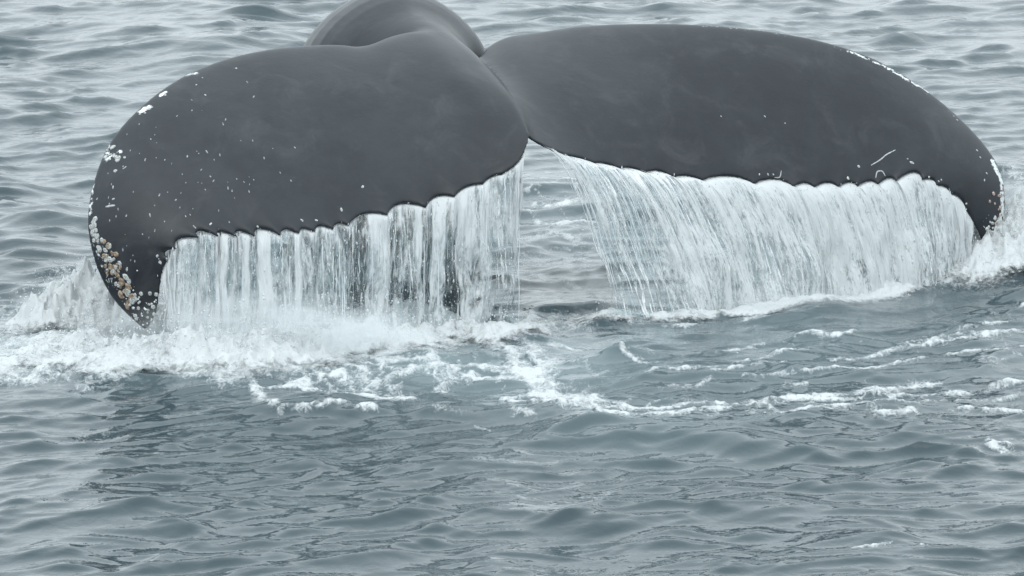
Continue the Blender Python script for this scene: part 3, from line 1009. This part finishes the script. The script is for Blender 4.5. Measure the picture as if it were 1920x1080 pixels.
def edge_pts(T, px0, px1, n):
    PX, _ = to_px(T[:, 0], T[:, 1], T[:, 2])
    k = np.argsort(PX)
    xs = np.linspace(px0, px1, n)
    return xs, np.stack([np.interp(xs, PX[k], T[k, a]) for a in range(3)], 1)
def curtain(name, label, T, px0, px1, vx0, vx1, vy, density, sheet, layers, seed, strand_n, mat, nu=520, nv=150):
    rt = bpy.data.objects.new(name, None)
    COL.objects.link(rt)
    rt['label'], rt['category'], rt['group'] = label, 'water curtain', 'curtains of water under the flukes'
    xs, P0 = edge_pts(T, px0, px1, nu)
    al = arclen(P0)
    vx = vx0 + (vx1 - vx0) * np.linspace(0, 1, nu) ** 2
    PS = np.stack([np.convolve(np.pad(P0[:, a], 25, 'edge'), np.ones(51) / 51, 'valid') for a in range(3)], 1)
    zb = sea_z(P0[:, 0] + vx * .35, P0[:, 1] + vy * .35) - .06
    zb = np.convolve(np.pad(zb, 10, 'edge'), np.ones(21) / 21, 'valid')
    tf = np.sqrt(np.maximum(2 * (P0[:, 2] - zb) / G, 1e-4))
    v = np.linspace(0, 1, nv)
    for li in range(layers):
        off = li * 0.05
        t = tf[:, None] * v[None, :] ** 0.8
        Z = P0[:, 2:3] - .004 - .5 * G * t * t
        U = np.repeat(al[:, None], nv, 1)
        D = P0[:, 2:3] - Z
        bl = sstep(0, .14, D)
        PB = P0[:, None, :] * (1 - bl[..., None]) + PS[:, None, :] * bl[..., None]
        wob = (fbm(U * 5 + seed, D * 2.5, 3, seed + 31 + li) - .5) * sstep(.04, .45, D)
        X = PB[..., 0] + vx[:, None] * t + wob * .09
        Yc = PB[..., 1] + vy * t + off + .012 - wob * .06
        D = P0[:, 2:3] - Z                                  # metres fallen
        # ribs and ripples that run down the fall
        rib = fbm(U * 22 + seed, D * 1.6 + li * 7, 4, seed + li, .6)
        rip = fbm(U * 60, D * 9, 3, seed + 9 + li)
        amp = sstep(0, .10, D)
        Yc = Yc - amp * ((rib - .5) * .05 + (rip - .5) * .014)
        X = X + amp * (rip - .5) * .012
        pxg, pyg = to_px(X, Yc, Z)
        dens = density(pxg, pyg, U, D, rib, rip, li)
        sh = sheet(pxg, pyg, U, D, li)
        me = mesh_np('water_sheet', np.stack([X, Yc, Z], -1).reshape(-1, 3), grid_faces(nu, nv), mat)
        attr(me, 'whiteness', dens)
        attr(me, 'sheet', sh)
        uvl = me.uv_layers.new(name='UVMap')
        lv = np.zeros(len(me.loops), int)
        me.loops.foreach_get('vertex_index', lv)
        uvl.data.foreach_set('uv', np.stack([U.ravel()[lv] + li * 3.1, D.ravel()[lv] + li * 1.7], 1).astype(np.float32).ravel())
        link('water_sheet', me, rt)
    r = random.Random(seed)
    sts = []
    for q in range(strand_n):
        i = r.randrange(nu) if q % 3 else int(r.random() * nu * .16) if vx0 > .1 else r.randrange(nu)
        d0 = r.uniform(0, .6)
        d1 = min(d0 + r.uniform(.10, .45), .98)
        rad = r.uniform(.0010, .0028)
        st = []
        jx, jy = r.gauss(0, .012), -.03 + r.gauss(0, .025)
        m = 9
        if sheet(np.array([xs[i]]), np.array([to_px(*P0[i])[1] + 20.]), np.array([al[i]]), np.array([.05]), 0)[0] < .3:
            continue
        for j in range(m):
            t = tf[i] * (d0 + (d1 - d0) * j / (m - 1))
            w = math.sin(math.pi * (j + .35) / (m - .3)) ** .6 * r.uniform(.6, 1.3)
            st.append(((P0[i, 0] + vx[i] * t + jx + r.gauss(0, .0015), P0[i, 1] + vy * t + jy, P0[i, 2] - .5 * G * t * t), rad * w))
        sts.append(st)
    tube_strands('water_strands', rt, sts)
    # beads torn from the sheet
    nb = 1500
    i = RNG.integers(0, nu, nb)
    t = tf[i] * RNG.random(nb) ** .6
    B = np.stack([P0[i, 0] + vx[i] * t + RNG.normal(0, .012, nb), P0[i, 1] + vy * t - .02 + RNG.normal(0, .05, nb), P0[i, 2] - .5 * G * t * t + RNG.normal(0, .01, nb),
                  .0009 + .0028 * RNG.random(nb) ** 3], 1)
    pxb, pyb = to_px(B[:, 0], B[:, 1], B[:, 2])
    B = B[sheet(pxb, pyb, al[i], np.full(nb, .05), 0) > .3]
    droplets('water_beads', None, B, rt, 2.4)
    return rt
def dens_left(px, py, U, D, rib, rip, li):
    # opaque ropes between clear windows; foamier towards the near tip, glassy under the notch
    rope = sstep(.52, .64, fbm(U * 14 + 3.3, D * .8, 2, 71, .5))
    clear = sstep(560, 700, px) * .35 + sstep(800, 900, px) * sstep(430, 520, py) * .25
    base = .62 - clear
    foamy = sstep(430, 300, px) * .35 + sstep(.05, 0, D) * .3 + sstep(540, 610, py) * sstep(700, 520, px) * .5
    top = sstep(780, 900, px) * sstep(480, 420, py) * .38
    return np.clip(base * .42 + rope * .70 + foamy * .8 + top + (rip - .5) * .5 - li * .05 + .04 + (fbm(U * 4, D * 2.5, 3, 95 + li) - .5) * .9, .08, 1.2)
def sheet_left(px, py, U, D, li):
    e = np.ones_like(px)
    e = e - sstep(965, 1000, px + 0 * py)
    e = e - .55 * (1 - sstep(0, .10, U))
    return np.clip(e, 0, 1) * (1.0 if li == 0 else .8) - .40 * sstep(.10, .5, D)
def dens_right(px, py, U, D, rib, rip, li):
    base = .86 + (rib - .5) * .9 + (rip - .5) * 1.1 + (fbm(U * 3.5, D * 2.2, 3, 91 + li) - .5) * 1.1
    thin = sstep(1290, 1130, px - (py - 320) * .35) * (.45 + .3 * sstep(450, 560, py))
    holes = sstep(.10, .5, D) * .30
    foamy = sstep(.09, 0, D) * .35 + sstep(1600, 1800, px) * .3
    return np.clip(base - thin - holes + foamy - li * .3, 0, 1.2)
def sheet_right(px, py, U, D, li):
    e = .55 + .45 * sstep(1060, 1180, px + 25 * np.sin(py * .03))
    return np.clip(e, 0, 1) * (1.0 if li == 0 else .85) - .30 * sstep(.15, .55, D)
curtain('water_curtain', 'ribbed clear curtain of water falling from the near left fluke', TL, 302, 986, 0.0, 0.0, -.30, dens_left, sheet_left, 3, 21, 60, M_CURT_L)
curtain('water_curtain', 'dense white slanting curtain of water falling from the far right fluke', TR, 1010, 1822, .85, .15, -.30, dens_right, sheet_right, 2, 52, 130, M_CURT_R)

# ---------------------------------------------------------------- whitewater: churned foam standing on the sea
def foam_patch(name, label, pts, width, height, res=.0085, seed=0, group=None, rough=1.0, dens=1.0, lean=(0, 0)):
    """a heaped patch along points on the water (px, py, local height factor); rises out of the sea with a ragged rim"""
    W = [on_water(p[0], p[1]) for p in pts]
    hx = [p[2] for p in pts]
    mx = width * 1.6
    x0, x1 = min(w.x for w in W) - mx, max(w.x for w in W) + mx
    y0, y1 = min(w.y for w in W) - mx * 1.3, max(w.y for w in W) + mx * 1.3
    xs, ys = np.arange(x0, x1, res), np.arange(y0, y1, res * 1.5)
    X, Y = np.meshgrid(xs, ys, indexing='ij')
    d = np.full(X.shape, 1e9)
    hf = np.zeros_like(X)
    wx = X + (fbm(X * 6, Y * 5, 4, seed + 3) - .5) * width * 1.3
    wy = Y + (fbm(X * 6, Y * 5, 4, seed + 7) - .5) * width * 1.6
    for (a, b, ha, hb) in zip(W[:-1], W[1:], hx[:-1], hx[1:]):
        vx, vy = b.x - a.x, b.y - a.y
        t = np.clip(((wx - a.x) * vx + (wy - a.y) * vy) / (vx * vx + vy * vy), 0, 1)
        dd = np.hypot(wx - a.x - t * vx, (wy - a.y - t * vy) * .75)
        k = dd < d
        d = np.where(k, dd, d)
        hf = np.where(k, ha + (hb - ha) * t, hf)
    D = np.exp(-(d / width) ** 2) * hf
    nz = fbm(X * 9, Y * 7, 5, seed, .6) - .5
    bl = 1 - billow(X * 13, Y * 10, 4, seed + 13)
    Z0, DX, DY = sea_shape(X, Y)
    H = height * (D * (1 + rough * 1.5 * nz) * (.62 + .62 * (bl - .4)) * 1.15 - .035) + rough * .012 * (billow(X * 34, Y * 26, 3, seed + 23) - .4) * sstep(.05, .3, D)
    j = rough * .016 * sstep(.05, .5, D)
    Xo = X + DX + j * (fbm(X * 24, Y * 20, 3, seed + 51) - .5) * 2 + lean[0] * H
    Yo = Y + DY + j * (fbm(X * 24, Y * 20, 3, seed + 57) - .5) * 2 + lean[1] * H
    Z = Z0 + H
    keep = (D > .045)
    F = grid_faces(len(xs), len(ys))
    kf = keep.ravel()[F].any(axis=1)
    F = F[kf]
    used, inv = np.unique(F.ravel(), return_inverse=True)
    V = np.stack([Xo, Yo, Z], -1).reshape(-1, 3)[used]
    me = mesh_np(name, V, inv.reshape(-1, 4), M_FOAM)
    attr(me, 'whiteness', (np.clip(.22 + (D.ravel()[used] - .045) * 2.8, 0, 1.0) - .28 * sstep(.48, .66, fbm(X * 8, Y * 7, 4, seed + 81)).ravel()[used]) * dens)
    o = link(name, me, label=label, kind='stuff')
    return V, D.ravel()[used]
SPRAY = []     # (x, y, z, r)
def spray_from(V, D, n, up, rmin, rmax, dmin=.25, spread=.05):
    k = np.nonzero(D > dmin)[0]
    if not len(k):
        return []
    i = RNG.choice(k, n, p=D[k] / D[k].sum())
    P = V[i] + RNG.normal(0, spread, (n, 3)) * [1, 1, .5]
    P[:, 2] += RNG.exponential(up, n)
    R = rmin + (rmax - rmin) * RNG.random(n) ** 3
    return np.c_[P, R]
V, D = foam_patch('whitewater', 'white splash heaped up left of the barnacled fluke tip', [(30, 612, .25), (90, 605, .8), (150, 600, 1.1), (215, 600, 1.15), (250, 610, .7)], .17, .27, seed=3)
Q1 = spray_from(V, D, 1100, .02, .0012, .005)
V, D = foam_patch('whitewater', 'churning foam at the foot of the left water curtain', [(120, 655, .6), (270, 674, .85), (400, 682, .9), (520, 674, 1.0), (640, 656, .85), (760, 630, .5)], .20, .14, seed=17)
Q2 = spray_from(V, D, 3400, .06, .0012, .006)
V, D = foam_patch('whitewater', 'curling foam ridge rolling in front of the left water curtain', [(420, 700, .45), (500, 682, .75), (580, 670, .9), (650, 650, 1.0), (720, 630, 1.1), (790, 612, 1.15), (850, 622, .7), (930, 632, .55), (1000, 612, .3)], .11, .14, seed=29)
Q3 = spray_from(V, D, 1900, .025, .0012, .0045)
V, D = foam_patch('whitewater', 'low white foam trailing at the left edge of the picture', [(0, 690, .4), (90, 672, .7), (180, 690, .8), (250, 690, .6), (310, 680, .5)], .10, .075, seed=37)
Q4 = spray_from(V, D, 700, .012, .0012, .004)
V, D = foam_patch('whitewater', 'tall white splash bursting beyond the right fluke tip', [(1780, 530, .35), (1845, 526, .6), (1890, 518, 1.0), (1940, 512, 1.1), (2000, 505, .8), (2060, 500, .3)], .19, .30, seed=43, rough=.6)
Q5 = spray_from(V, D, 1600, .03, .0012, .005)
V, D = foam_patch('whitewater', 'thin line of foam where the right water curtain meets the sea', [(1080, 600, .2), (1150, 599, .6), (1210, 597, .2), (1280, 590, .7), (1340, 584, .25), (1400, 580, .7), (1470, 574, .3), (1530, 570, .6), (1600, 560, .4), (1660, 552, .8), (1720, 540, .5), (1800, 520, 1.0)], .07, .06, seed=49)
Q6 = spray_from(V, D, 1000, .012, .001, .0035)
droplets('spray', 'fine white droplets flying round the left fluke tip and curtain', np.concatenate([Q1, Q2, Q3, Q4]))
droplets('spray', 'fine white droplets flying round the right fluke tip and curtain', np.concatenate([Q5, Q6]))

# ---------------------------------------------------------------- mist: fine spray hanging where the water lands
def make_mist_mat(dens, scale):
    m, n, l, out = new_mat('mist')
    tc = node(n, 'ShaderNodeTexCoord')
    geo = node(n, 'ShaderNodeNewGeometry')
    ln = node(n, 'ShaderNodeVectorMath', operation='LENGTH')
    l.new(tc.outputs['Object'], ln.inputs[0])
    fall = ramp_n(n, l, ln.outputs['Value'], 1.0, 0.25)
    nz = noise_n(n, l, tc.outputs['Object'], scale, 4, 0.65)
    v = math_n(n, l, 'MULTIPLY', fall, ramp_n(n, l, nz, 0.38, 0.66))
    pv = node(n, 'ShaderNodeVolumePrincipled')
    pv.inputs['Color'].default_value = (0.88, 0.91, 0.92, 1)
    pv.inputs['Anisotropy'].default_value = 0.2
    l.new(math_n(n, l, 'MULTIPLY', v, dens), pv.inputs['Density'])
    l.new(pv.outputs[0], out.inputs['Volume'])
    return m
def mist(label, px, py, Y, rx, ry, rz, dens, scale):
    bm = bmesh.new()
    bmesh.ops.create_icosphere(bm, subdivisions=3, radius=1.0)
    for v in bm.verts:
        k = float(fbm(np.array([v.co.x * 2 + px]), np.array([v.co.z * 2 + v.co.y]), 3, 5)[0])
        v.co *= .85 + .35 * k
    me = bpy.data.meshes.new('mist')
    bm.to_mesh(me)
    bm.free()
    me.materials.append(make_mist_mat(dens, scale))
    o = link('mist', me, label=label, kind='stuff')
    o.location = at(px, py, Y)
    o.scale = (rx, ry, rz)
    return o
mist('pale mist at the foot of the left water curtain', 520, 608, -1.05, .80, .30, .20, 7.0, 3.0)
mist('pale mist beneath the barnacled fluke tip', 235, 628, -.45, .36, .25, .15, 9.0, 2.4)
mist('pale mist over the splash left of the barnacled fluke tip', 140, 575, .1, .34, .25, .16, 9.0, 2.4)
mist('pale mist above the foam ridge before the left curtain', 690, 625, -1.15, .42, .2, .10, 8.0, 2.6)
mist('pale mist in the splash beyond the right fluke tip', 1925, 425, 1.35, .26, .3, .36, 16.0, 2.0)
mist('thin veil of spray at the gap beside the right water curtain', 1100, 535, .05, .26, .14, .17, 4.5, 3.0)
mist('thin mist along the foot of the right water curtain', 1480, 565, .25, 1.0, .2, .07, 5.0, 4.0)
S.cycles.volume_bounces = 3
S.cycles.volume_max_steps = 128
